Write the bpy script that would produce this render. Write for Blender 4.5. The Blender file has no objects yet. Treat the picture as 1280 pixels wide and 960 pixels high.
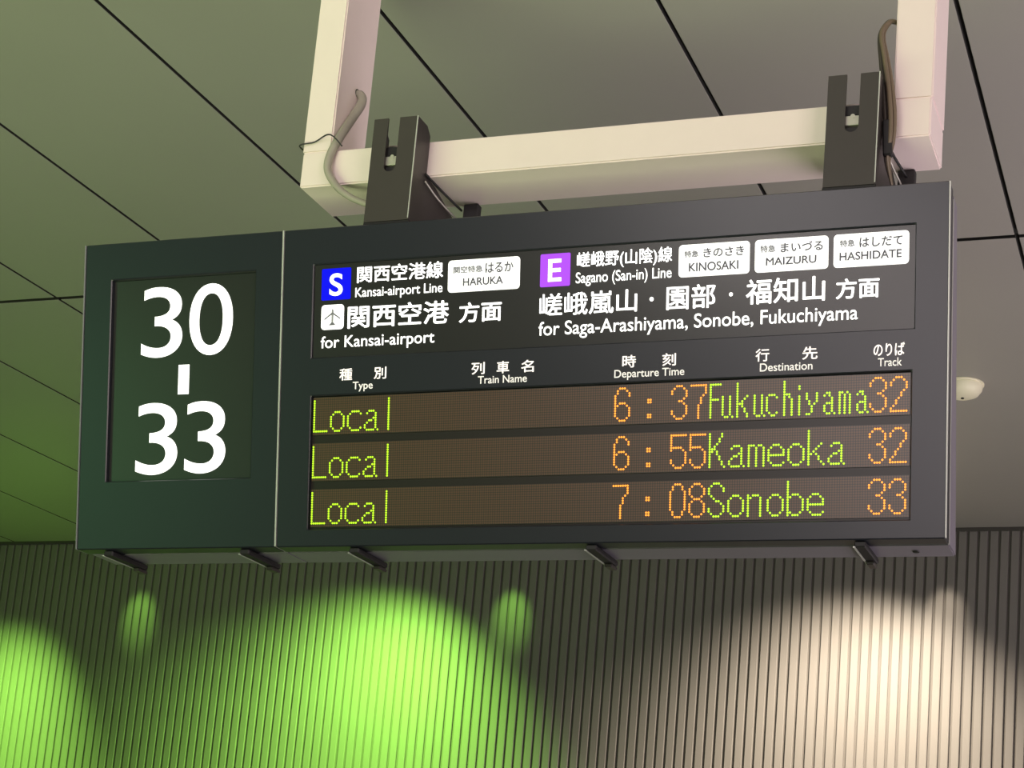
import bpy, bmesh, math, random
from mathutils import Matrix, Vector
random.seed(7)
D = bpy.data
COL = bpy.context.scene.collection
SC = bpy.context.scene

# ------------------------------------------------------------------ camera
F_PX = 2143.24
YAW, PITCH, ROLL = -0.309546, 0.192178, 0.0673646
fw = Vector((math.sin(YAW)*math.cos(PITCH), math.cos(YAW)*math.cos(PITCH), math.sin(PITCH)))
r0 = Vector((math.cos(YAW), -math.sin(YAW), 0)); u0 = r0.cross(fw)
rt = r0*math.cos(ROLL) + u0*math.sin(ROLL); up = rt.cross(fw)
cam = D.cameras.new('camera'); cam_o = D.objects.new('camera', cam); COL.objects.link(cam_o)
cam_o.matrix_world = Matrix(((rt.x, up.x, -fw.x, 0), (rt.y, up.y, -fw.y, 0), (rt.z, up.z, -fw.z, 1.55), (0, 0, 0, 1)))
cam.sensor_width = 36.0
cam.lens = F_PX/1280*36.0
cam.shift_x = -(855.2-640)/1280      # the photograph is an off-centre crop of a wider frame
cam.shift_y = (809.4-480)/1280
cam.clip_start = .05; cam.clip_end = 100
SC.camera = cam_o

# ------------------------------------------------------------------ world, lights, exposure
SC.view_settings.view_transform = 'Standard'
SC.view_settings.look = 'None'
SC.view_settings.gamma = 1.0
SC.view_settings.exposure = 0.0
SC.view_settings.use_curve_mapping = False
wd = D.worlds.new('concourse'); SC.world = wd; wd.use_nodes = True
wd.node_tree.nodes['Background'].inputs[0].default_value = (1.0, .93, .84, 1)
wd.node_tree.nodes['Background'].inputs[1].default_value = .03

def area(name, loc, target, sx, sy, power, color, spread=180):
    l = D.lights.new(name, 'AREA'); l.shape = 'RECTANGLE'; l.size = sx; l.size_y = sy
    l.energy = power; l.color = color; l.spread = math.radians(spread)
    o = D.objects.new(name, l); COL.objects.link(o); o.location = loc
    o.rotation_euler = (Vector(target)-Vector(loc)).to_track_quat('-Z', 'Y').to_euler()
    return o

def spot(name, loc, target, power, color, cone, blend, size=.04):
    l = D.lights.new(name, 'SPOT'); l.energy = power; l.color = color
    l.spot_size = math.radians(cone); l.spot_blend = blend; l.shadow_soft_size = size
    o = D.objects.new(name, l); COL.objects.link(o); o.location = loc
    o.rotation_euler = (Vector(target)-Vector(loc)).to_track_quat('-Z', 'Y').to_euler()
    return o

WARM = (1.0, .85, .66); GREEN = (.40, 1.0, .12)
CEIL = 4.523; WALL = 10.6966
# the row of ceiling lamps that wash the slatted wall, 3 m apart and turned a little to the left; the left ones are green
for x, dx, aim, cone, col, pw in ((-10.67, -.3, -2.0, 92, GREEN, 1500), (-7.68, -.55, -2.2, 86, GREEN, 1500), (-4.69, -.50, -1.8, 112, GREEN, 1650),
                             (-1.69, -.22, -1.05, 112, WARM, 1300), (1.31, 0, -.6, 90, WARM, 1000)):
    spot('wall_washer', (x+dx, WALL-.95, CEIL-.03), (x+aim, WALL-.05, .7), pw*.98, col, cone, 1.0, .08)
    spot('wall_downlight', (x, WALL-.50, CEIL-.03), (x, WALL, 3.93), pw*.034, col, 28, 1.0, .03)
# unseen area lights added: concourse fill and reflections, floor-bounce stand-ins, green tint
area('front_fill', (-1.1, -3.0, 3.2), (-1.5, 4.0, 3.0), 2.6, 2.8, 105, (1.0, .86, .88))
area('board_reflection_fill', (-3.0, -3.0, 4.7), (-1.6, 4.0, 3.4), .9, .4, 50, (1.0, .90, .88))  # unseen light added for the bright reflection along the board's top
area('side_fill', (2.6, -.4, 3.9), (-1.6, 4.0, 3.5), 2.5, 1.2, 120, (1.0, .84, .80))
area('floor_bounce_fill', (3.2, 5.8, .15), (2.8, 5.8, 4.5), 5, 7, 530, (1.0, .87, .90), 150)
area('green_bounce_fill', (-5.0, .0, .15), (-5.0, .8, 4.5), 6, 5, 590, (.80, 1.0, .50), 125)
area('green_glow', (-9.0, 3.4, .15), (-9.0, 3.4, 4.5), 2.5, 2.5, 35, (.4, 1.0, .02), 100)
area('green_wall_glow', (-7.4, 7.0, .2), (-7.8, 10.6, 2.6), 3.5, 1.2, 30, (.4, 1.0, .06), 100)
area('green_side', (-9.0, -3.0, 3.0), (-3.0, 4.1, 3.0), 2.4, 2.4, 40, (.3, 1.0, .35))

# ------------------------------------------------------------------ materials
def mat(name, col, rough=.5, metal=0.0, spec=.5, noise=0.0, nscale=30, emis=None, estr=0.0, bump=0.0):
    m = D.materials.new(name); m.use_nodes = True
    nt = m.node_tree; b = nt.nodes['Principled BSDF']
    b.inputs['Base Color'].default_value = (*col, 1); b.inputs['Roughness'].default_value = rough
    b.inputs['Metallic'].default_value = metal; b.inputs['Specular IOR Level'].default_value = spec
    if emis: b.inputs['Emission Color'].default_value = (*emis, 1); b.inputs['Emission Strength'].default_value = estr
    if noise or bump:
        tc = nt.nodes.new('ShaderNodeTexCoord'); n = nt.nodes.new('ShaderNodeTexNoise')
        n.inputs['Scale'].default_value = nscale; n.inputs['Detail'].default_value = 4
        nt.links.new(tc.outputs['Object'], n.inputs['Vector'])
        if noise:
            mx = nt.nodes.new('ShaderNodeMix'); mx.data_type = 'RGBA'
            mx.inputs[6].default_value = (*[c*(1-noise) for c in col], 1)
            mx.inputs[7].default_value = (*[min(1, c*(1+noise)) for c in col], 1)
            nt.links.new(n.outputs['Fac'], mx.inputs[0]); nt.links.new(mx.outputs[2], b.inputs['Base Color'])
        if bump:
            bp = nt.nodes.new('ShaderNodeBump'); bp.inputs['Strength'].default_value = bump
            bp.inputs['Distance'].default_value = .002
            nt.links.new(n.outputs['Fac'], bp.inputs['Height']); nt.links.new(bp.outputs['Normal'], b.inputs['Normal'])
    return m

M_CEIL = mat('ceiling_panel_paint', (.30, .29, .27), .42, spec=.45, noise=.05, nscale=1.3, bump=.05)
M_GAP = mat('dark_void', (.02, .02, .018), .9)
M_SLAT = mat('slat_paint', (.165, .155, .145), .5, spec=.4, noise=.04, nscale=4)
M_SLATB = mat('slat_backing', (.10, .092, .084), .7)
M_FLOOR = mat('floor_stone', (.10, .095, .09), .4, noise=.15, nscale=3)
M_CAB = mat('charcoal_cabinet_paint', (.014, .016, .023), .32, spec=.5, noise=.06, nscale=9, bump=.04)
M_CABS = mat('cabinet_side_paint', (.19, .175, .215), .4, noise=.06, nscale=9)
M_EDGE = mat('aluminium_and_highlight_edge', (.55, .56, .53), .4, metal=.3)  # aluminium seam trim, also the painted highlights on corner and latch edges
M_ACRY = mat('dark_acrylic', (.022, .022, .022), .28, spec=.5)
M_WHITE = mat('backlit_white', (.8, .8, .8), .4, emis=(1, .99, .97), estr=1.25)
M_WBADGE = mat('backlit_badge_white', (.8, .8, .8), .4, emis=(1, .99, .98), estr=.85)
M_BLUE = mat('backlit_blue', (0, .0, .1), .6, spec=.15, emis=(.0, .002, .88), estr=1.0)
M_PURPLE = mat('backlit_purple', (.05, .01, .1), .6, spec=.15, emis=(.48, .085, 1.0), estr=1.0)
M_GREYINK = mat('grey_ink', (.10, .10, .11), .5, emis=(.10, .10, .11), estr=.6)
M_LGREYINK = mat('pale_grey_ink', (.2, .2, .2), .5, emis=(.22, .22, .23), estr=.6)
M_PRINT = mat('white_print_glow', (.86, .82, .80), .5, emis=(1, .94, .90), estr=.42)  # print on the unlit frame, emission added to lift its brightness
M_BEAM = mat('cream_painted_steel', (.86, .73, .71), .42, noise=.03, nscale=14, bump=.05)
M_BRK = mat('bracket_black_paint', (.045, .038, .036), .42, noise=.08, nscale=20)
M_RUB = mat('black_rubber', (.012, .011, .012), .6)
M_STEEL = mat('zinc_steel', (.6, .58, .52), .35, metal=.7)
M_CABLE = mat('grey_cable_sheath', (.36, .33, .28), .5, noise=.08, nscale=60)
M_CABLED = mat('dark_cable_sheath', (.05, .04, .035), .35)
M_CABLEB = mat('brown_cable_sheath', (.16, .12, .08), .35)
M_TIE = mat('cable_tie_black', (.03, .03, .03), .5)
M_DET = mat('detector_plastic', (.80, .77, .58), .5)
M_LEDG = mat('led_green', (.1, .2, 0), .4, emis=(.52, .95, .02), estr=1.5)
M_LEDO = mat('led_amber', (.2, .08, 0), .4, emis=(1.0, .30, .03), estr=1.9)
M_LEDGAP = mat('led_mask_black', (.012, .008, .006), .36)

# unlit led matrix: brown dots on a dark mask, fine print only
P_LED = .0065
def led_matrix_material(v_ref):
    m = D.materials.new('led_matrix'); m.use_nodes = True
    nt = m.node_tree; b = nt.nodes['Principled BSDF']; N = nt.nodes; L = nt.links
    tc = N.new('ShaderNodeTexCoord'); sp = N.new('ShaderNodeSeparateXYZ'); L.new(tc.outputs['Object'], sp.inputs[0])
    def math_(op, a, c=None):
        n = N.new('ShaderNodeMath'); n.operation = op
        for i, q in enumerate((a, c)):
            if q is None: continue
            if isinstance(q, (int, float)): n.inputs[i].default_value = q
            else: L.new(q, n.inputs[i])
        return n.outputs[0]
    fx = math_('SUBTRACT', math_('FRACT', math_('ADD', math_('DIVIDE', math_('SUBTRACT', sp.outputs[0], .7575), P_LED), .5)), .5)
    fz = math_('SUBTRACT', math_('FRACT', math_('ADD', math_('DIVIDE', math_('SUBTRACT', sp.outputs[2], v_ref*math.cos(math.radians(9.25))), P_LED*math.cos(math.radians(9.25))), .5)), .5)
    d2 = math_('SQRT', math_('ADD', math_('MULTIPLY', fx, fx), math_('MULTIPLY', fz, fz)))
    mr = N.new('ShaderNodeMapRange'); mr.inputs['From Min'].default_value = .46; mr.inputs['From Max'].default_value = .36
    L.new(d2, mr.inputs[0])
    mx = N.new('ShaderNodeMix'); mx.data_type = 'RGBA'
    mx.inputs[6].default_value = (.016, .009, .004, 1); mx.inputs[7].default_value = (.095, .042, .016, 1)
    L.new(mr.outputs[0], mx.inputs[0]); L.new(mx.outputs[2], b.inputs['Base Color'])
    b.inputs['Roughness'].default_value = .36; b.inputs['Specular IOR Level'].default_value = .8
    return m

# ------------------------------------------------------------------ helpers
def link(name, me, m=None, parent=None, label=None, kind=None):
    o = D.objects.new(name, me); COL.objects.link(o)
    if m is not None and not me.materials: me.materials.append(m)
    if parent is not None: o.parent = parent
    if label: o['label'] = label
    if kind: o['kind'] = kind
    return o

def empty(name, loc, label, cat, group=None):
    o = D.objects.new(name, None); COL.objects.link(o); o.location = loc; o.empty_display_size = .05
    o['label'] = label; o['category'] = cat
    if group: o['group'] = group
    return o

def bm_mesh(bm, name, smooth=False):
    bmesh.ops.recalc_face_normals(bm, faces=bm.faces[:])
    me = D.meshes.new(name); bm.to_mesh(me); bm.free()
    if smooth: me.shade_smooth()
    return me

def hexa(bm, pts):
    vs = [bm.verts.new(p) for p in pts]
    for f in ((0, 1, 2, 3), (7, 6, 5, 4), (0, 4, 5, 1), (1, 5, 6, 2), (2, 6, 7, 3), (3, 7, 4, 0)):
        bm.faces.new([vs[i] for i in f])
    return vs

def box_bm(x0, x1, y0, y1, z0, z1, bev=0.0, seg=1, bm=None):
    own = bm or bmesh.new()
    b2 = bmesh.new()
    hexa(b2, [(x0, y0, z0), (x1, y0, z0), (x1, y1, z0), (x0, y1, z0), (x0, y0, z1), (x1, y0, z1), (x1, y1, z1), (x0, y1, z1)])
    if bev: bmesh.ops.bevel(b2, geom=b2.edges[:], offset=bev, segments=seg, affect='EDGES')
    merge(own, b2)
    return own

def merge(dst, src):
    t = D.meshes.new('tmp'); src.to_mesh(t); src.free(); dst.from_mesh(t); D.meshes.remove(t)

TILT = math.radians(9.25); ST, CT = math.sin(TILT), math.cos(TILT)
SIGN_O = (-3.1577, 4.0595, 2.6563); SIGN_W = 2.5113; SIGN_H = .8871
def Q(u, v, d, ox=0.0):
    """point of the leaning cabinet: u along, v up the front, d straight back from the front"""
    return (u-ox, -v*ST + d, v*CT)

def slab(bm, ua, ub, va, vb, d0, d1, ox=0.0, bev=0.0, d1t=None):
    b2 = bmesh.new()
    t = d1 if d1t is None else d1t
    hexa(b2, [Q(ua, va, d0, ox), Q(ub, va, d0, ox), Q(ub, va, d1, ox), Q(ua, va, d1, ox),
              Q(ua, vb, d0, ox), Q(ub, vb, d0, ox), Q(ub, vb, t, ox), Q(ua, vb, t, ox)])
    if bev: bmesh.ops.bevel(b2, geom=b2.edges[:], offset=bev, segments=2, affect='EDGES')
    merge(bm, b2)

def slab_obj(name, m, parent, ua, ub, va, vb, d0, d1, ox=0.0, bev=0.0, label=None, d1t=None, kind=None):
    bm = bmesh.new(); slab(bm, ua, ub, va, vb, d0, d1, ox, bev, d1t)
    return link(name, bm_mesh(bm, name), m, parent, label, kind)

def frame_obj(name, m, parent, ua, ub, va, vb, holes, depth, ox=0.0, bev=.0025, label=None):
    """front door: one connected plate with real openings"""
    bm = bmesh.new()
    us = sorted({ua, ub, *[h[0] for h in holes], *[h[1] for h in holes]})
    vs = sorted({va, vb, *[h[2] for h in holes], *[h[3] for h in holes]})
    V = {}
    def vert(i, j, k):
        if (i, j, k) not in V: V[(i, j, k)] = bm.verts.new(Q(us[i], vs[j], (0, depth)[k], ox))
        return V[(i, j, k)]
    def solid(i, j):
        if not (0 <= i < len(us)-1 and 0 <= j < len(vs)-1): return False
        cu, cv = (us[i]+us[i+1])/2, (vs[j]+vs[j+1])/2
        return not any(h[0] < cu < h[1] and h[2] < cv < h[3] for h in holes)
    for i in range(len(us)-1):
        for j in range(len(vs)-1):
            if not solid(i, j): continue
            bm.faces.new([vert(i, j, 0), vert(i+1, j, 0), vert(i+1, j+1, 0), vert(i, j+1, 0)])
            bm.faces.new([vert(i, j, 1), vert(i, j+1, 1), vert(i+1, j+1, 1), vert(i+1, j, 1)])
            for (di, dj, a, b_) in ((-1, 0, (i, j), (i, j+1)), (1, 0, (i+1, j), (i+1, j+1)), (0, -1, (i, j), (i+1, j)), (0, 1, (i, j+1), (i+1, j+1))):
                if not solid(i+di, j+dj):
                    bm.faces.new([vert(*a, 0), vert(*b_, 0), vert(*b_, 1), vert(*a, 1)])
    bmesh.ops.recalc_face_normals(bm, faces=bm.faces[:])
    sharp = [e for e in bm.edges if len(e.link_faces) == 2 and e.calc_face_angle(0) > .5]
    bmesh.ops.bevel(bm, geom=sharp, offset=bev, segments=1, affect='EDGES')
    return link(name, bm_mesh(bm, name), m, parent, label)

_cache = {}
def text_mesh(body, offset):
    key = (body, offset)
    if key in _cache: return _cache[key]
    c = D.curves.new('t', 'FONT'); c.body = body; c.size = 1.0; c.offset = offset; c.resolution_u = 10
    o = D.objects.new('t', c); COL.objects.link(o)
    dg = bpy.context.evaluated_depsgraph_get()
    me = D.meshes.new_from_object(o.evaluated_get(dg))
    D.objects.remove(o); D.curves.remove(c)
    vs = [tuple(v.co) for v in me.vertices]; fs = [tuple(p.vertices) for p in me.polygons]
    D.meshes.remove(me)
    _cache[key] = (vs, fs)
    return _cache[key]

def lettering(name, body, mode, ua, ub, va, vb, m, parent, d, ox, offset=0.0, th=.0012, label=None, bold=0.0):
    """writing fitted to its measured rectangle; mode 1: va..vb is baseline..capital height"""
    vs, fs = text_mesh(body, offset)
    xs = [p[0] for p in vs]; ys = [p[1] for p in vs]
    x0, x1 = min(xs), max(xs)
    if mode == 1:
        hv = text_mesh('H', offset)[0]; y0, y1 = min(p[1] for p in hv), max(p[1] for p in hv)
    else: y0, y1 = min(ys), max(ys)
    bm = bmesh.new()
    for su, sv in (((0, 0),) if not bold else ((-1, 0), (1, 0), (0, -.8), (0, .8))):
        e = bold*.8
        bv = [bm.verts.new(Q(ua+e+(p[0]-x0)/(x1-x0)*(ub-ua-2*e)+su*bold, va+e+(p[1]-y0)/(y1-y0)*(vb-va-2*e)+sv*bold, d-th, ox)) for p in vs]
        for f in fs:
            try: bm.faces.new([bv[i] for i in f])
            except ValueError: pass
    # give the letters their thickness
    r = bmesh.ops.extrude_face_region(bm, geom=bm.faces[:])
    bmesh.ops.translate(bm, vec=(0, th*.9, 0), verts=[g for g in r['geom'] if isinstance(g, bmesh.types.BMVert)])
    return link(name, bm_mesh(bm, name), m, parent, label)

def round_plate(name, m, parent, ua, ub, va, vb, d, ox, rad=.008, th=.001, label=None):
    pts = []
    for cxx, cyy, a0 in ((ub-rad, vb-rad, 0), (ua+rad, vb-rad, 90), (ua+rad, va+rad, 180), (ub-rad, va+rad, 270)):
        for k in range(5):
            a = math.radians(a0+k*22.5); pts.append((cxx+rad*math.cos(a), cyy+rad*math.sin(a)))
    return poly_plate(name, m, parent, pts, d, ox, th, label)

def poly_plate(name, m, parent, pts, d, ox, th=.001, label=None):
    bm = bmesh.new()
    a = [bm.verts.new(Q(x, y, d-th, ox)) for x, y in pts]; b = [bm.verts.new(Q(x, y, d, ox)) for x, y in pts]
    bm.faces.new(a); bm.faces.new(b[::-1])
    for i in range(len(a)):
        j = (i+1) % len(a); bm.faces.new([a[i], b[i], b[j], a[j]])
    return link(name, bm_mesh(bm, name), m, parent, label)

def tube(name, pts, r, m, parent=None, label=None, seg=10, sub=6, radii=None):
    P = [Vector(p) for p in pts]; path = []; rr = []
    R = radii or [r]*len(P)
    for i in range(len(P)-1):
        p0, p1, p2, p3 = P[max(i-1, 0)], P[i], P[i+1], P[min(i+2, len(P)-1)]
        for k in range(sub):
            t = k/sub
            path.append(.5*((2*p1)+(p2-p0)*t+(2*p0-5*p1+4*p2-p3)*t*t+(3*p1-p0-3*p2+p3)*t**3)); rr.append(R[i]*(1-t)+R[i+1]*t)
    path.append(P[-1]); rr.append(R[-1])
    bm = bmesh.new(); rings = []; ref = Vector((0, 0, 1))
    nrm = None
    for i, p in enumerate(path):
        t = (path[min(i+1, len(path)-1)]-path[max(i-1, 0)]).normalized()
        if nrm is None:
            nrm = t.cross(ref if abs(t.dot(ref)) < .9 else Vector((1, 0, 0))).normalized()
        else: nrm = (nrm - t*nrm.dot(t)).normalized()
        bn = t.cross(nrm)
        rings.append([bm.verts.new(p + (nrm*math.cos(a)+bn*math.sin(a))*rr[i]) for a in [2*math.pi*k/seg for k in range(seg)]])
    for a, b in zip(rings, rings[1:]):
        for k in range(seg):
            bm.faces.new([a[k], a[(k+1) % seg], b[(k+1) % seg], b[k]])
    bm.faces.new(rings[0][::-1]); bm.faces.new(rings[-1])
    return link(name, bm_mesh(bm, name, True), m, parent, label)

def lathe(prof, seg=32, axis_y=False):
    bm = bmesh.new(); rings = []
    for r, z in prof:
        ring = []
        for k in range(seg):
            a = 2*math.pi*k/seg; x, y = r*math.cos(a), r*math.sin(a)
            ring.append(bm.verts.new((x, z, y) if axis_y else (x, y, z)))
        rings.append(ring)
    for a, b in zip(rings, rings[1:]):
        for k in range(seg): bm.faces.new([a[k], a[(k+1) % seg], b[(k+1) % seg], b[k]])
    bm.faces.new(rings[0]); bm.faces.new(rings[-1])
    return bm

# ================================================================== setting
XL, XR = -11.55, 2.81
bm = box_bm(XL, XR, -5.0, 11.1, -.1, 0); link('floor', bm_mesh(bm, 'floor'), M_FLOOR, kind='structure')
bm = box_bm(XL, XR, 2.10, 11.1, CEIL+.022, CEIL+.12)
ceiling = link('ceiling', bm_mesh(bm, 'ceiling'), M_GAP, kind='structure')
CP = .8976; CX0 = -.7815; JY = 6.392; GAPC = .015
def ceiling_panel_mesh(y0, y1):
    b = box_bm(GAPC/2, CP-GAPC/2, y0+.015, y1-.015, CEIL, CEIL+.024, .0015)
    return bm_mesh(b, 'ceiling_panel')
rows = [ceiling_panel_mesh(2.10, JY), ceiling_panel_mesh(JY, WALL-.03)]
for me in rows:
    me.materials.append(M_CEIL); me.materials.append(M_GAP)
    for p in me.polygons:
        if abs(p.normal.z) < .3: p.material_index = 1      # panel sides darkened: shade of the open joints put into the colour
for k in range(-12, 4):
    for me in rows:
        o = D.objects.new('ceiling_panel', me); COL.objects.link(o); o.parent = ceiling
        o.location = (CX0+k*CP, 0, 0)

bm = box_bm(XL, XR, WALL+.013, WALL+.13, 0, CEIL+.02)
wall = link('wall_back', bm_mesh(bm, 'wall_back'), M_SLATB, kind='structure')
SP = .06717
b = box_bm(.0080, SP-.0080, WALL-.002, WALL+.015, 0.001, CEIL-.012, .0035)
slat_me = bm_mesh(b, 'wall_slat'); slat_me.materials.append(M_SLAT)
k0 = int((-1.2244-XL)/SP); n = int((XR-XL)/SP)
for k in range(n):
    x = -1.2244 - (k0-k)*SP
    if x < XL or x+SP > XR: continue
    o = D.objects.new('wall_slat', slat_me); COL.objects.link(o); o.parent = wall
    o.location = (x, random.uniform(-.0006, .0006), 0)

# dome detector on the ceiling behind the board
det = empty('smoke_detector', (-1.222, 8.03, CEIL), 'pale cream round smoke detector on the ceiling just right of the board', 'smoke detector')
link('detector_body', bm_mesh(lathe([(.098, 0), (.098, -.018), (.094, -.035), (.078, -.056), (.05, -.068), (.02, -.072)], 40), 'detector_body', True), M_DET, det)
link('detector_base', bm_mesh(lathe([(.104, 0), (.104, -.008), (.098, -.0085)], 40), 'detector_base', True), M_DET, det)
link('sensor_eye', bm_mesh(lathe([(.008, -.071), (.008, -.076), (.003, -.078)], 12), 'sensor_eye'), M_RUB, det, 'small dark sensor eye')

# ================================================================== hanging frame
hf = empty('hanger_frame', (-1.627, 4.11, 3.711), 'cream painted steel frame of two posts and a crossbeam hanging above the board', 'frame')
FO = Vector((-1.627, 4.11, 3.711))
def fbox(name, x0, x1, y0, y1, z0, z1, bev=.004):
    b = box_bm(x0-FO.x, x1-FO.x, y0-FO.y, y1-FO.y, z0-FO.z, z1-FO.z, bev, 2)
    return link(name, bm_mesh(b, name), M_BEAM, hf)
fbox('crossbeam', -2.536, -.718, 4.015, 4.209, 3.711, 3.8185)
fbox('post', -2.5395, -2.447, 4.017, 4.207, 3.8185, CEIL)
fbox('post', -.819, -.7155, 4.017, 4.207, 3.8185, CEIL)
for x in (-2.493, -.767):
    b = box_bm(x-.11-FO.x, x+.11-FO.x, 3.96-FO.y, 4.26-FO.y, CEIL-.010-FO.z, CEIL-FO.z-.0005, .001)
    link('ceiling_plate', bm_mesh(b, 'ceiling_plate'), M_BEAM, hf)
# hole the cable comes out of
link('cable_hole', bm_mesh((lambda q: (q.transform(Matrix.Translation((-2.447-FO.x, 4.1262-FO.y, 4.058-FO.z)) @ Matrix.Rotation(math.radians(90), 4, 'Y')), q)[1])(lathe([(.013, -.0005), (.013, .0012)], 18)), 'cable_hole'), M_RUB, hf, 'dark hole in the post side')

# ================================================================== brackets
def bracket(x0, label, s0, s1, foot):
    w = .134; zt, zb = 3.853, 3.545; O = Vector((x0+w/2, 3.975, 3.532))
    t = empty('mounting_bracket', O, label, 'bracket', 'black brackets between board and crossbeam')
    def L(p): return (p[0]-O.x, p[1]-O.y, p[2]-O.z)
    # slotted front plate
    bm = bmesh.new(); x1 = x0+w; zs = 3.692; r = (s1-s0)/2
    out = [(x0, zb), (x1, zb), (x1, zt), (s1, zt), (s1, zs+r)]
    out += [((s0+s1)/2+r*math.cos(a), zs+r+r*math.sin(a)) for a in [-math.pi*k/8 for k in range(1, 8)]]
    out += [(s0, zs+r), (s0, zt), (x0, zt)]
    a = [bm.verts.new(L((x, 3.930, z))) for x, z in out]; b = [bm.verts.new(L((x, 3.936, z))) for x, z in out]
    bm.faces.new(a); bm.faces.new(b[::-1])
    for i in range(len(a)):
        j = (i+1) % len(a); bm.faces.new([a[i], b[i], b[j], a[j]])
    bm.normal_update(); bmesh.ops.triangulate(bm, faces=[f for f in bm.faces if len(f.verts) > 4], ngon_method='EAR_CLIP')
    link('front_plate', bm_mesh(bm, 'front_plate'), M_BRK, t)
    # side plates that run back under the beam
    prof = [(3.936, zb), (4.05, zb), (4.21, 3.640), (4.21, 3.668), (4.075, 3.706), (4.013, 3.712), (4.013, 3.832), (3.990, zt), (3.936, zt)]
    for xx in (x0, x1-.006):
        bm = bmesh.new()
        a = [bm.verts.new(L((xx, y, z))) for y, z in prof]; b = [bm.verts.new(L((xx+.006, y, z))) for y, z in prof]
        bm.faces.new(a); bm.faces.new(b[::-1])
        for i in range(len(a)):
            j = (i+1) % len(a); bm.faces.new([a[i], b[i], b[j], a[j]])
        bm.normal_update(); bmesh.ops.triangulate(bm, faces=[f for f in bm.faces if len(f.verts) > 4], ngon_method='EAR_CLIP')
        link('side_plate', bm_mesh(bm, 'side_plate'), M_BRK, t)
    e = box_bm(*[q for q in (x1-.0015-O.x, x1+.0012-O.x, 3.9285-O.y, 3.931-O.y, zb-O.z+.004, zt-O.z)])  # thin pale strip along the front right corner
    link('plate_edge', bm_mesh(e, 'plate_edge'), M_EDGE, t, 'bright pale corner edge')
    b = box_bm(x0-.002-O.x, x1+.002-O.x, 3.932-O.y, 4.05-O.y, 0.0005, .013, .001)  # base plate, its black carries the gap shadow below the front plate
    link('base_plate', bm_mesh(b, 'base_plate'), M_RUB, t, 'base plate, black for the gap shadow under the bracket')
    # clamping bolt and its bars, seen through the slot
    cx = (s0+s1)/2
    T0 = Matrix.Translation((cx-O.x, 3.965-O.y, 3.741-O.z))
    def lm(prof, seg, nm):
        q = lathe(prof, seg, True); q.transform(T0); return bm_mesh(q, nm)
    bo = link('bolt', lm([(.006, -.026), (.006, .0495)], 10, 'bolt'), M_STEEL, t, 'zinc clamping bolt')
    link('nut', lm([(.0135, -.014), (.0135, -.002)], 6, 'nut'), M_STEEL, bo)
    link('washer', lm([(.020, .0), (.020, .004)], 16, 'washer'), M_STEEL, bo)
    for za, zb_, mm in ((3.758, 3.786, M_RUB), (3.729, 3.755, M_STEEL), (3.699, 3.726, M_RUB)):
        ya = 3.941 if mm is M_STEEL else 3.946
        b = box_bm(x0+.012-O.x, x1-.012-O.x, ya-O.y, ya+.012-O.y, za-.012-O.z, zb_-.012-O.z, .001)
        link('clamp_bar', bm_mesh(b, 'clamp_bar'), mm, t, 'bright zinc clamp bar' if mm is M_STEEL else None)
    b = box_bm(foot-O.x, foot+.046-O.x, 4.19-O.y, 4.215-O.y, 3.60-O.z, 3.7095-O.z, .002)
    link('rear_clamp', bm_mesh(b, 'rear_clamp'), M_RUB, t, 'black rear clamp block')
    b = box_bm(x1-O.x, foot+.01-O.x, 4.195-O.y, 4.205-O.y, 3.61-O.z, 3.64-O.z)
    link('clamp_strap', bm_mesh(b, 'clamp_strap'), M_RUB, t)
    tube('tie_rod', [L((x1+.004, 4.0, 3.712)), L((x1+.012, 4.10, 3.704)), L((x1+.03, 4.19, 3.690))], .0035, M_RUB, t)
    tube('tie_rod', [L((x1+.004, 4.0, 3.690)), L((x1+.010, 4.08, 3.672)), L((x1+.02, 4.19, 3.660))], .003, M_STEEL, t)
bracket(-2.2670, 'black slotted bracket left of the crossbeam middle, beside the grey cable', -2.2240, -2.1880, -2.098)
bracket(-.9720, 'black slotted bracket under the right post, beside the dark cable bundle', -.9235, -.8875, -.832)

# ================================================================== cables
gc = empty('power_cable', (-2.42, 4.0, 3.82), 'grey power cable looping out of the left post down to the board', 'cable')
GO = Vector((-2.42, 4.0, 3.82))
def G(*p): return tuple(Vector(p)-GO)
tube('cable_sheath', [G(-2.452, 4.126, 4.058), G(-2.434, 4.128, 4.050), G(-2.426, 4.120, 4.020), G(-2.431, 4.085, 3.955), G(-2.423, 4.018, 3.862),
      G(-2.438, 3.998, 3.79), G(-2.436, 3.996, 3.742), G(-2.398, 3.996, 3.690), G(-2.350, 3.996, 3.655), G(-2.292, 3.996, 3.628), G(-2.262, 3.998, 3.60)],
     .0098, M_CABLE, gc, radii=[.0115, .013, .0135, .0132, .0125, .0118, .0112, .0105, .0095, .009, .009])
tube('cable_tie', [G(-2.549, 4.10, 3.848), G(-2.549, 4.012, 3.840), G(-2.50, 4.010, 3.847), G(-2.452, 3.992, 3.856), G(-2.425, 3.987, 3.845), G(-2.400, 3.995, 3.818)], .0022, M_TIE, gc, 'thin black wire tie', seg=6)

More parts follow.
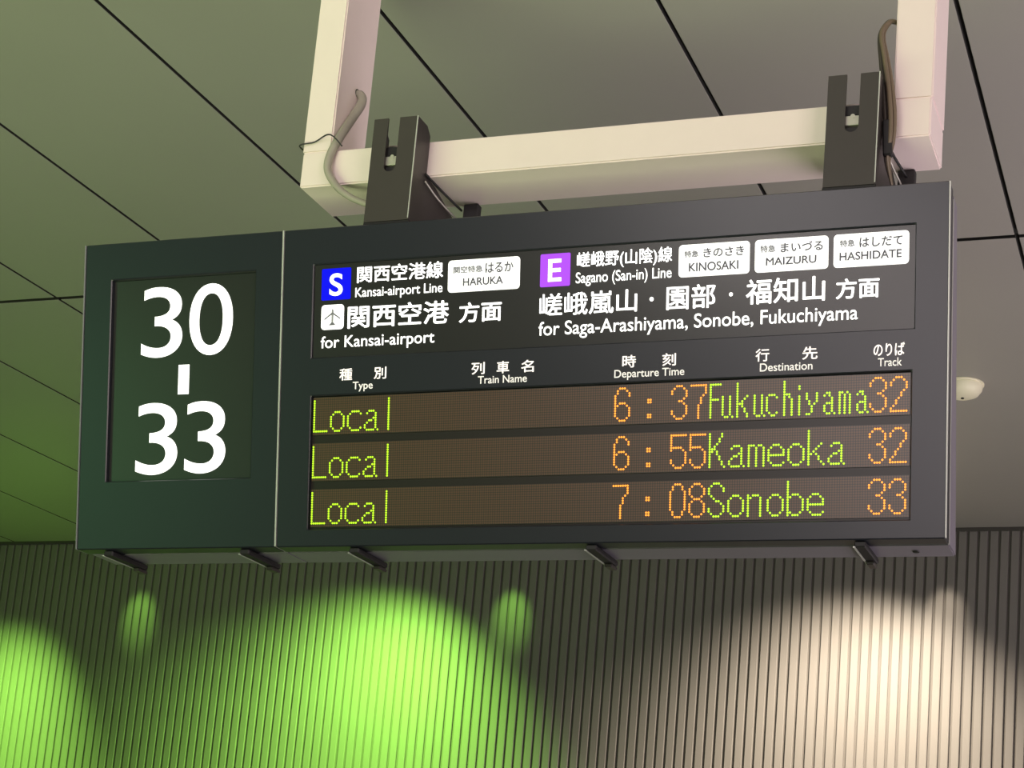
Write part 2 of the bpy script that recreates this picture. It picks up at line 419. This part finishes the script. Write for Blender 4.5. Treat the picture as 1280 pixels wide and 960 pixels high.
cb = empty('cable_bundle', (-.83, 3.99, 3.82), 'bundle of thin dark cables hanging beside the right post', 'cable')
BO = Vector((-.83, 3.99, 3.82))
def B(*p): return tuple(Vector(p)-BO)
for dx, dy, m, lab in ((0, 0, M_CABLED, None), (.009, .004, M_CABLEB, 'brown cable'), (-.008, .003, M_CABLED, None), (.003, -.007, M_CABLEB, 'brown cable')):
    tube('cable', [B(-.822, 4.06, 4.062), B(-.838+dx*.3, 4.02, 4.045), B(-.853+dx*.5, 3.995+dy, 3.995), B(-.842+dx, 3.99+dy, 3.92), B(-.829+dx*1.3, 3.985+dy, 3.84),
          B(-.820+dx*1.4, 3.985+dy, 3.76), B(-.817+dx, 3.985+dy, 3.69), B(-.821+dx*.5, 3.99+dy*.5, 3.635), B(-.806, 4.0, 3.565)],
         .0055, m, cb, lab, seg=8, radii=[.006, .006, .006, .0062, .0064, .0062, .006, .0045, .003])
b = box_bm(-.012, .012, -.012, .012, 0, .10, .004)
o = link('heat_shrink_sleeve', bm_mesh(b, 'heat_shrink_sleeve'), M_RUB, cb, 'black sleeve near the lower end'); o.location = B(-.819, 3.986, 3.645)
o.rotation_euler = (0, math.radians(-3), 0)

# ================================================================== number sign (left cabinet)
SEAM = .6515
ns = empty('platform_number_sign', SIGN_O, 'dark narrow cabinet at the left with large backlit track numbers 30 to 33', 'sign')
slab_obj('housing', M_CABS, ns, .004, SEAM, .002, SIGN_H-.003, .070, .185, d1t=.14, bev=.003)
slab_obj('door_gap', M_RUB, ns, .010, SEAM-.008, .006, SIGN_H-.008, .0555, .0695)
frame_obj('door_frame', M_CAB, ns, .003, SEAM-.0025, 0, SIGN_H, [(.093, .565, .1955, .780)], .055)
npan = slab_obj('number_panel', M_ACRY, ns, .0936, .5644, .1961, .7794, .014, .05, label='dark green tinted window behind the numbers')
slab_obj('edge_strip', M_EDGE, ns, SEAM-.0022, SEAM+.0022, .002, SIGN_H-.001, -.0022, .054, label='pale aluminium strip along the seam')
slab_obj('edge_strip', M_CABS, ns, -.0015, .0028, .001, SIGN_H-.001, -.001, .054)

# ================================================================== departure board (right cabinet)
BX = SEAM
db = empty('departure_board', (SIGN_O[0]+BX, SIGN_O[1], SIGN_O[2]), 'wide dark departure board with lit line names and three rows of dot matrix trains', 'sign')
W = SIGN_W
slab_obj('housing', M_CABS, db, BX, W-.002, .002, SIGN_H-.003, .070, .185, BX, .003, d1t=.14)
slab_obj('door_gap', M_RUB, db, BX+.010, W-.008, .006, SIGN_H-.008, .0555, .0695, BX)
HD = (.7485, 2.4270, .524, .7855); LD = (.7500, 2.4215, .048, .4185)
frame = frame_obj('door_frame', M_CAB, db, BX+.0025, W, 0, SIGN_H, [HD, LD], .055, BX)
slab_obj('edge_strip', M_EDGE, db, W-.0012, W+.0014, .002, SIGN_H-.001, -.0012, .010, BX, label='pale strip painted as the corner highlight')  # thin strip stands in for the highlight on the bevelled corner
slab_obj('edge_strip', M_EDGE, db, W-.002, W+.0004, .002, SIGN_H-.02, .060, .067, BX, label='pale aluminium edge along the side seam')
hp = slab_obj('header_panel', M_ACRY, db, HD[0]+.0006, HD[1]-.0006, HD[2]+.0006, HD[3]-.0006, .006, .05, BX, label='black backlit acrylic header panel')
sc = link('screw', bm_mesh(lathe([(.009, -.0045), (.008, -.0065), (.003, -.007)], 14), 'screw'), M_RUB, db, 'small dark screw under the right end'); sc.location = (2.418-BX, .125, .0045)

LATCH = M_RUB
def latch(parent, x, ox, w=.030):
    b = box_bm(x-ox, x-ox+w, .012, .188, -.016, -.0005, .003, 1)
    o = link('latch', bm_mesh(b, 'latch'), LATCH, parent)
    e = box_bm(x-ox-.0015, x-ox+.0035, .010, .186, -.0175, -.0150)  # pale strip puts the lit left edge of the latch into colour
    link('latch_edge', bm_mesh(e, 'latch_edge'), M_EDGE, o, 'bright strip painted as the lit left edge')
    h = box_bm(x-ox+.004, x-ox+w-.004, .150, .196, -.026, -.0155, .003)
    link('latch_tab', bm_mesh(h, 'latch_tab'), M_BRK, o)
for x in (.086, .532): latch(ns, x, 0)
for x in (.874, 1.566, 2.281): latch(db, x, BX)

TEXTS = [
    ('badge_blue', '', 0, 0.7717, 0.8619, 0.6845, 0.7731),
    ('S', 'S', 0, 0.7967, 0.8373, 0.6956, 0.7581),
    ('l1', '関西空港線', 0, 0.8810, 1.1404, 0.7275, 0.7734),
    ('l2', 'Kansai-airport Line', 1, 0.8767, 1.1394, 0.6886, 0.7130),
    ('bH', '', 0, 1.1552, 1.3654, 0.6848, 0.7706),
    ('bH1', '関空特急', 0, 1.1712, 1.2570, 0.7363, 0.7548),
    ('bH2', 'はるか', 0, 1.2652, 1.3464, 0.7322, 0.7603),
    ('bH3', 'HARUKA', 1, 1.2004, 1.3172, 0.7008, 0.7204),
    ('icon', '', 0, 0.7732, 0.8429, 0.6025, 0.6716),
    ('l3', '関西空港', 0, 0.8553, 1.1600, 0.6022, 0.6656),
    ('l4', '方面', 0, 1.1907, 1.3146, 0.6012, 0.6555),
    ('l5', 'for Kansai-airport', 1, 0.7740, 1.1190, 0.5517, 0.5817),
    ('h', '種', 0, 0.8373, 0.8766, 0.4561, 0.4904),
    ('h', '別', 0, 0.9425, 0.9801, 0.4551, 0.4893),
    ('h', 'Type', 1, 0.8788, 0.9398, 0.4304, 0.4525),
    ('h', '列', 0, 1.2334, 1.2719, 0.4572, 0.4897),
    ('h', '車', 0, 1.3068, 1.3427, 0.4563, 0.4875),
    ('h', '名', 0, 1.3772, 1.4138, 0.4566, 0.4887),
    ('h', 'Train Name', 1, 1.2529, 1.3945, 0.4321, 0.4515),
    ('badge_purple', '', 0, 1.4238, 1.5091, 0.6850, 0.7728),
    ('E', 'E', 0, 1.4467, 1.4842, 0.6979, 0.7578),
    ('l6', '嵯峨野(山陰)線', 0, 1.5279, 1.7917, 0.7249, 0.7715),
    ('l7', 'Sagano (San-in) Line', 1, 1.5256, 1.7909, 0.6898, 0.7160),
    ('bK', '', 0, 1.8099, 2.0003, 0.6887, 0.7718),
    ('bK1', '特急', 0, 1.8254, 1.8632, 0.7389, 0.7560),
    ('bK2', 'きのさき', 0, 1.8765, 1.9851, 0.7362, 0.7600),
    ('bK3', 'KINOSAKI', 1, 1.8379, 1.9709, 0.7015, 0.7224),
    ('l8', '嵯峨嵐山', 0, 1.4242, 1.6976, 0.6055, 0.6659),
    ('l9', '・', 0, 1.7305, 1.7448, 0.6295, 0.6421),
    ('l10', '園部', 0, 1.7786, 1.9108, 0.6046, 0.6673),
    ('l11', '・', 0, 1.9457, 1.9585, 0.6302, 0.6426),
    ('l12', '福知山', 0, 1.9923, 2.1984, 0.6069, 0.6715),
    ('l13', '方面', 0, 2.2269, 2.3372, 0.6079, 0.6594),
    ('l14', 'for Saga-Arashiyama, Sonobe, Fukuchiyama', 1, 1.4230, 2.2834, 0.5553, 0.5890),
    ('bM', '', 0, 2.0140, 2.2059, 0.6888, 0.7729),
    ('bM1', '特急', 0, 2.0285, 2.0678, 0.7388, 0.7570),
    ('bM2', 'まいづる', 0, 2.0820, 2.1912, 0.7362, 0.7608),
    ('bM3', 'MAIZURU', 1, 2.0438, 2.1752, 0.7047, 0.7232),
    ('bD', '', 0, 2.2192, 2.4108, 0.6885, 0.7740),
    ('bD1', '特急', 0, 2.2354, 2.2732, 0.7400, 0.7578),
    ('bD2', 'はしだて', 0, 2.2854, 2.3945, 0.7362, 0.7608),
    ('bD3', 'HASHIDATE', 1, 2.2349, 2.3924, 0.7051, 0.7244),
    ('h', '時', 0, 1.6623, 1.6998, 0.4572, 0.4904),
    ('h', '刻', 0, 1.7720, 1.8090, 0.4556, 0.4910),
    ('h', 'Departure Time', 1, 1.6408, 1.8323, 0.4302, 0.4533),
    ('h', '行', 0, 2.0216, 2.0578, 0.4570, 0.4919),
    ('h', '先', 0, 2.1438, 2.1831, 0.4583, 0.4912),
    ('h', 'Destination', 1, 2.0337, 2.1706, 0.4324, 0.4519),
    ('h', 'のりば', 0, 2.3259, 2.4042, 0.4577, 0.4894),
    ('h', 'Track', 1, 2.3374, 2.3977, 0.4326, 0.4516),
    ('n', '3', 0, 0.1893, 0.3242, 0.5521, 0.7556),
    ('n', '0', 0, 0.3471, 0.4880, 0.5523, 0.7567),
    ('nb', '', 0, 0.3159, 0.3509, 0.4437, 0.5278),
    ('n', '3', 0, 0.1820, 0.3191, 0.2149, 0.4214),
    ('n', '3', 0, 0.3438, 0.4756, 0.2153, 0.4210),
]
DH = .0055      # depth of the header lettering: on the face of the header panel
for name, body, mode, ua, ub, va, vb in TEXTS:
    if mode == 1 and name != 'h': vb = va + (vb-va)*1.06
    if name in ('n', 'nb'):
        if name == 'n': lettering('digit', body, 0, ua, ub, va, vb, M_WHITE, npan, .0135, 0, .001)
        else: poly_plate('dash', M_WHITE, npan, [(ua, va), (ub, va), (ub, vb), (ua, vb)], .0135, 0)
        continue
    if name == 'h':
        if mode == 1: va, vb = .4315, .4520
        else: va, vb = .4570, .4900
        lettering('column_heading', body, mode, ua, ub, va, vb, M_PRINT, frame, -.0002, BX, .006 if mode else 0, .0007, bold=0 if mode else .0006)
    elif name.startswith('badge'):
        round_plate('line_badge', M_BLUE if 'blue' in name else M_PURPLE, hp, ua, ub, .6848, .7728, DH, BX, .004, .0006,
                    label='blue square line badge' if 'blue' in name else 'purple square line badge')
    elif name in 'SE':
        lettering('badge_letter', body, 0, ua, ub, va, vb, M_WHITE, hp, DH-.0007, BX, .015)
    elif name in ('bH', 'bK', 'bM', 'bD'):
        round_plate('train_badge', M_WBADGE, hp, ua, ub, .6880 if name != 'bH' else .6850, .7725, DH, BX, .010, .0006, label='white lit rounded train name plate')
    elif name[0] == 'b':
        small = name[-1] == '1'
        lettering('badge_lettering', body, mode, ua, ub, va, vb, M_LGREYINK if small else M_GREYINK, hp, DH-.0007, BX, .0, bold=.0005)
    elif name == 'icon':
        round_plate('airport_symbol', M_WHITE, hp, ua, ub, va, vb, DH, BX, .010, .0006, label='white square airport symbol')
        cx, cy = (ua+ub)/2, (va+vb)/2
        poly_plate('airplane_wings', M_GREYINK, hp, [(cx-.025, cy-.008), (cx-.004, cy+.006), (cx, cy+.008), (cx+.004, cy+.006), (cx+.025, cy-.008), (cx+.025, cy-.004), (cx+.003, cy+.012), (cx-.003, cy+.012), (cx-.025, cy-.004)][::-1], DH-.0008, BX, .0006, label='grey airplane wings')
        poly_plate('airplane_body', M_LGREYINK, hp, [(cx-.003, cy-.019), (cx+.003, cy-.019), (cx+.0032, cy+.018), (cx, cy+.025), (cx-.0032, cy+.018)], DH-.0007, BX, .0004)
        poly_plate('airplane_tail', M_GREYINK, hp, [(cx-.011, cy-.023), (cx+.011, cy-.023), (cx+.003, cy-.015), (cx-.003, cy-.015)], DH-.0008, BX, .0006)
    elif body == '・':
        r = (ub-ua)/2*.8; cx, cy = (ua+ub)/2, (va+vb)/2
        poly_plate('separator_dot', M_WHITE, hp, [(cx+r*math.cos(math.pi*k/6), cy+r*math.sin(math.pi*k/6)) for k in range(12)], DH, BX)
    else:
        lettering('lettering', body, mode, ua, ub, va, vb, M_WHITE, hp, DH, BX, .003 if mode else 0, bold=0 if mode else {'l1': .0006, 'l6': .0003, 'l8': .0006, 'l10': .0008}.get(name, .0010))

# ------------------------------------------------------------------ led rows
# glyphs as strokes on the dot grid (column, row), baseline row 14
G_ = {
 'L': [[(0, 1), (0, 14), (6, 14)]],
 'o': [[(2, 6), (4, 6), (6, 8), (6, 12), (4, 14), (2, 14), (0, 12), (0, 8), (2, 6)]],
 'c': [[(6, 7), (4, 6), (2, 6), (0, 8), (0, 12), (2, 14), (4, 14), (6, 13)]],
 'a': [[(1, 7), (2, 6), (4, 6), (5, 7), (5, 13), (6, 14)], [(5, 9), (2, 10), (0, 12), (1, 14), (3, 14), (5, 13)]],
 'l': [[(3, 1), (3, 14)]],
 'K': [[(0, 1), (0, 14)], [(5, 1), (5, 2), (0, 9)], [(2, 7), (6, 14)]],
 'm': [[(0, 6), (0, 14)], [(0, 7), (1, 6), (2, 6), (3, 7), (3, 14)], [(3, 7), (4, 6), (5, 6), (6, 7), (6, 14)]],
 'e': [[(0, 10), (6, 10), (6, 8), (4, 6), (2, 6), (0, 8), (0, 12), (2, 14), (4, 14), (6, 13)]],
 'k': [[(0, 1), (0, 14)], [(5, 6), (0, 11)], [(2, 9), (6, 14)]],
 'S': [[(6, 4), (6, 3), (4, 1), (2, 1), (0, 3), (0, 5), (6, 10), (6, 12), (4, 14), (2, 14), (0, 12), (0, 11)]],
 'n': [[(0, 6), (0, 14)], [(0, 8), (2, 6), (4, 6), (5, 7), (5, 14)]],
 'b': [[(0, 1), (0, 14)], [(0, 8), (2, 6), (4, 6), (6, 8), (6, 12), (4, 14), (2, 14), (0, 12)]],
 '0': [[(2, 1), (4, 1), (6, 4), (6, 11), (4, 14), (2, 14), (0, 11), (0, 4), (2, 1)]],
 '2': [[(0, 4), (0, 3), (2, 1), (4, 1), (6, 3), (6, 5), (0, 13), (0, 14), (6, 14)]],
 '3': [[(0, 4), (0, 3), (2, 1), (4, 1), (6, 3), (6, 5), (4, 7), (3, 7)], [(4, 7), (6, 9), (6, 12), (4, 14), (2, 14), (0, 12), (0, 11)]],
 '5': [[(6, 1), (0, 1), (0, 7), (1, 6), (4, 6), (6, 8), (6, 12), (4, 14), (2, 14), (0, 12), (0, 11)]],
 '6': [[(6, 4), (6, 3), (4, 1), (2, 1), (0, 4), (0, 12), (2, 14), (4, 14), (6, 12), (6, 9), (4, 7), (2, 7), (0, 9)]],
 '7': [[(0, 1), (6, 1), (6, 3), (3, 9), (3, 14)]],
 '8': [[(2, 1), (4, 1), (6, 3), (6, 5), (4, 7), (2, 7), (0, 5), (0, 3), (2, 1)], [(4, 7), (6, 9), (6, 12), (4, 14), (2, 14), (0, 12), (0, 9), (2, 7)]],
 'colon_top': [[(6, 6), (7, 6), (7, 7), (6, 7)]],
 'colon_low': [[(6, 12), (7, 12), (7, 13), (6, 13)]],
 # narrow letters
 'F_': [[(4, 1), (0, 1), (0, 14)], [(0, 7), (3, 7)]],
 'u_': [[(0, 6), (0, 13), (1, 14), (2, 14), (3, 13), (3, 6)], [(4, 14), (4, 14)]],
 'k_': [[(0, 1), (0, 14)], [(4, 6), (0, 10)], [(2, 9), (4, 14)]],
 'c_': [[(4, 7), (3, 6), (1, 6), (0, 7), (0, 12), (1, 13), (2, 14), (3, 14), (4, 13)]],
 'h_': [[(0, 1), (0, 14)], [(0, 7), (2, 6), (3, 8), (3, 14)]],
 'i_': [[(0, 3), (0, 4)], [(0, 7), (0, 14)]],
 'y_': [[(0, 6), (0, 8), (2, 11)], [(4, 6), (4, 8), (1, 14), (0, 14)]],
 'a_': [[(0, 7), (1, 6), (2, 6), (3, 8), (3, 13), (4, 14)], [(3, 9), (1, 10), (0, 12), (1, 14), (2, 14), (3, 13)]],
 'm_': [[(0, 6), (0, 14)], [(0, 7), (1, 6), (2, 7), (2, 14)], [(2, 7), (3, 6), (4, 7), (4, 14)]],
}
def raster(strokes):
    s = set()
    for st in strokes:
        for (x0, y0), (x1, y1) in zip(st, st[1:]):
            n_ = max(abs(x1-x0), abs(y1-y0), 1)
            for k in range(n_+1): s.add((round(x0+(x1-x0)*k/n_), round(y0+(y1-y0)*k/n_)))
    return s
def led_text(word, m, parent, vtop, d):
    """word: list of (glyph, first column); one mesh per character"""
    r = P_LED*.42
    for g, c0 in word:
        bm = bmesh.new()
        for c, rw in sorted(raster(G_[g])):
            u = .7575+(c0+c)*P_LED; v = vtop-(rw-1)*P_LED
            ring = [bm.verts.new(Q(u+r*math.cos(math.pi*k/4), v+r*math.sin(math.pi*k/4), d-.0006, 0)) for k in range(8)]
            base = [bm.verts.new(Q(u+r*1.05*math.cos(math.pi*k/4), v+r*1.05*math.sin(math.pi*k/4), d-.0001, 0)) for k in range(8)]
            bm.faces.new(ring)
            for k in range(8): bm.faces.new([ring[k], base[k], base[(k+1) % 8], ring[(k+1) % 8]])
        link('led_character', bm_mesh(bm, 'led_character'), m, parent)
def cells(s, c0, step=8): return [(ch, c0+i*step) for i, ch in enumerate(s)]
LOCAL = cells('Local', 0)
FUKU = [('F_', 176), ('u_', 181), ('k_', 187), ('u_', 194), ('c_', 199), ('h_', 206), ('i_', 212), ('y_', 215), ('a_', 222), ('m_', 228), ('a_', 235)]
ROWS = [(.4062, [('6', 136), ('colon_top', 144), ('colon_low', 144), ('3', 160), ('7', 168)], FUKU, cells('32', 240)),
        (.2785, [('6', 136), ('colon_top', 144), ('colon_low', 144), ('5', 160), ('5', 168)], cells('Kameoka', 176), cells('32', 240)),
        (.1510, [('7', 136), ('colon_top', 144), ('colon_low', 144), ('0', 160), ('8', 168)], cells('Sonobe', 176), cells('33', 240))]
slab_obj('led_mask', M_LEDGAP, db, LD[0]+.0006, LD[1]-.0006, LD[2]+.0006, LD[3]-.0006, .013, .05, BX)
for i, (vt, tm, dest, trk) in enumerate(ROWS):
    va, vb = vt-14.6*P_LED, vt+1.6*P_LED
    me_m = led_matrix_material(vt)
    bm = bmesh.new(); slab(bm, LD[0]+.003, LD[1]-.003, va, vb, .0095, .0128, 0)
    p = link('led_panel', bm_mesh(bm, 'led_panel'), me_m, db)
    p.location = (-BX, 0, 0)
    dd = .0094
    for wd_, m in ((LOCAL, M_LEDG), (tm, M_LEDO), (dest, M_LEDG), (trk, M_LEDO)):
        led_text(wd_, m, p, vt, dd)
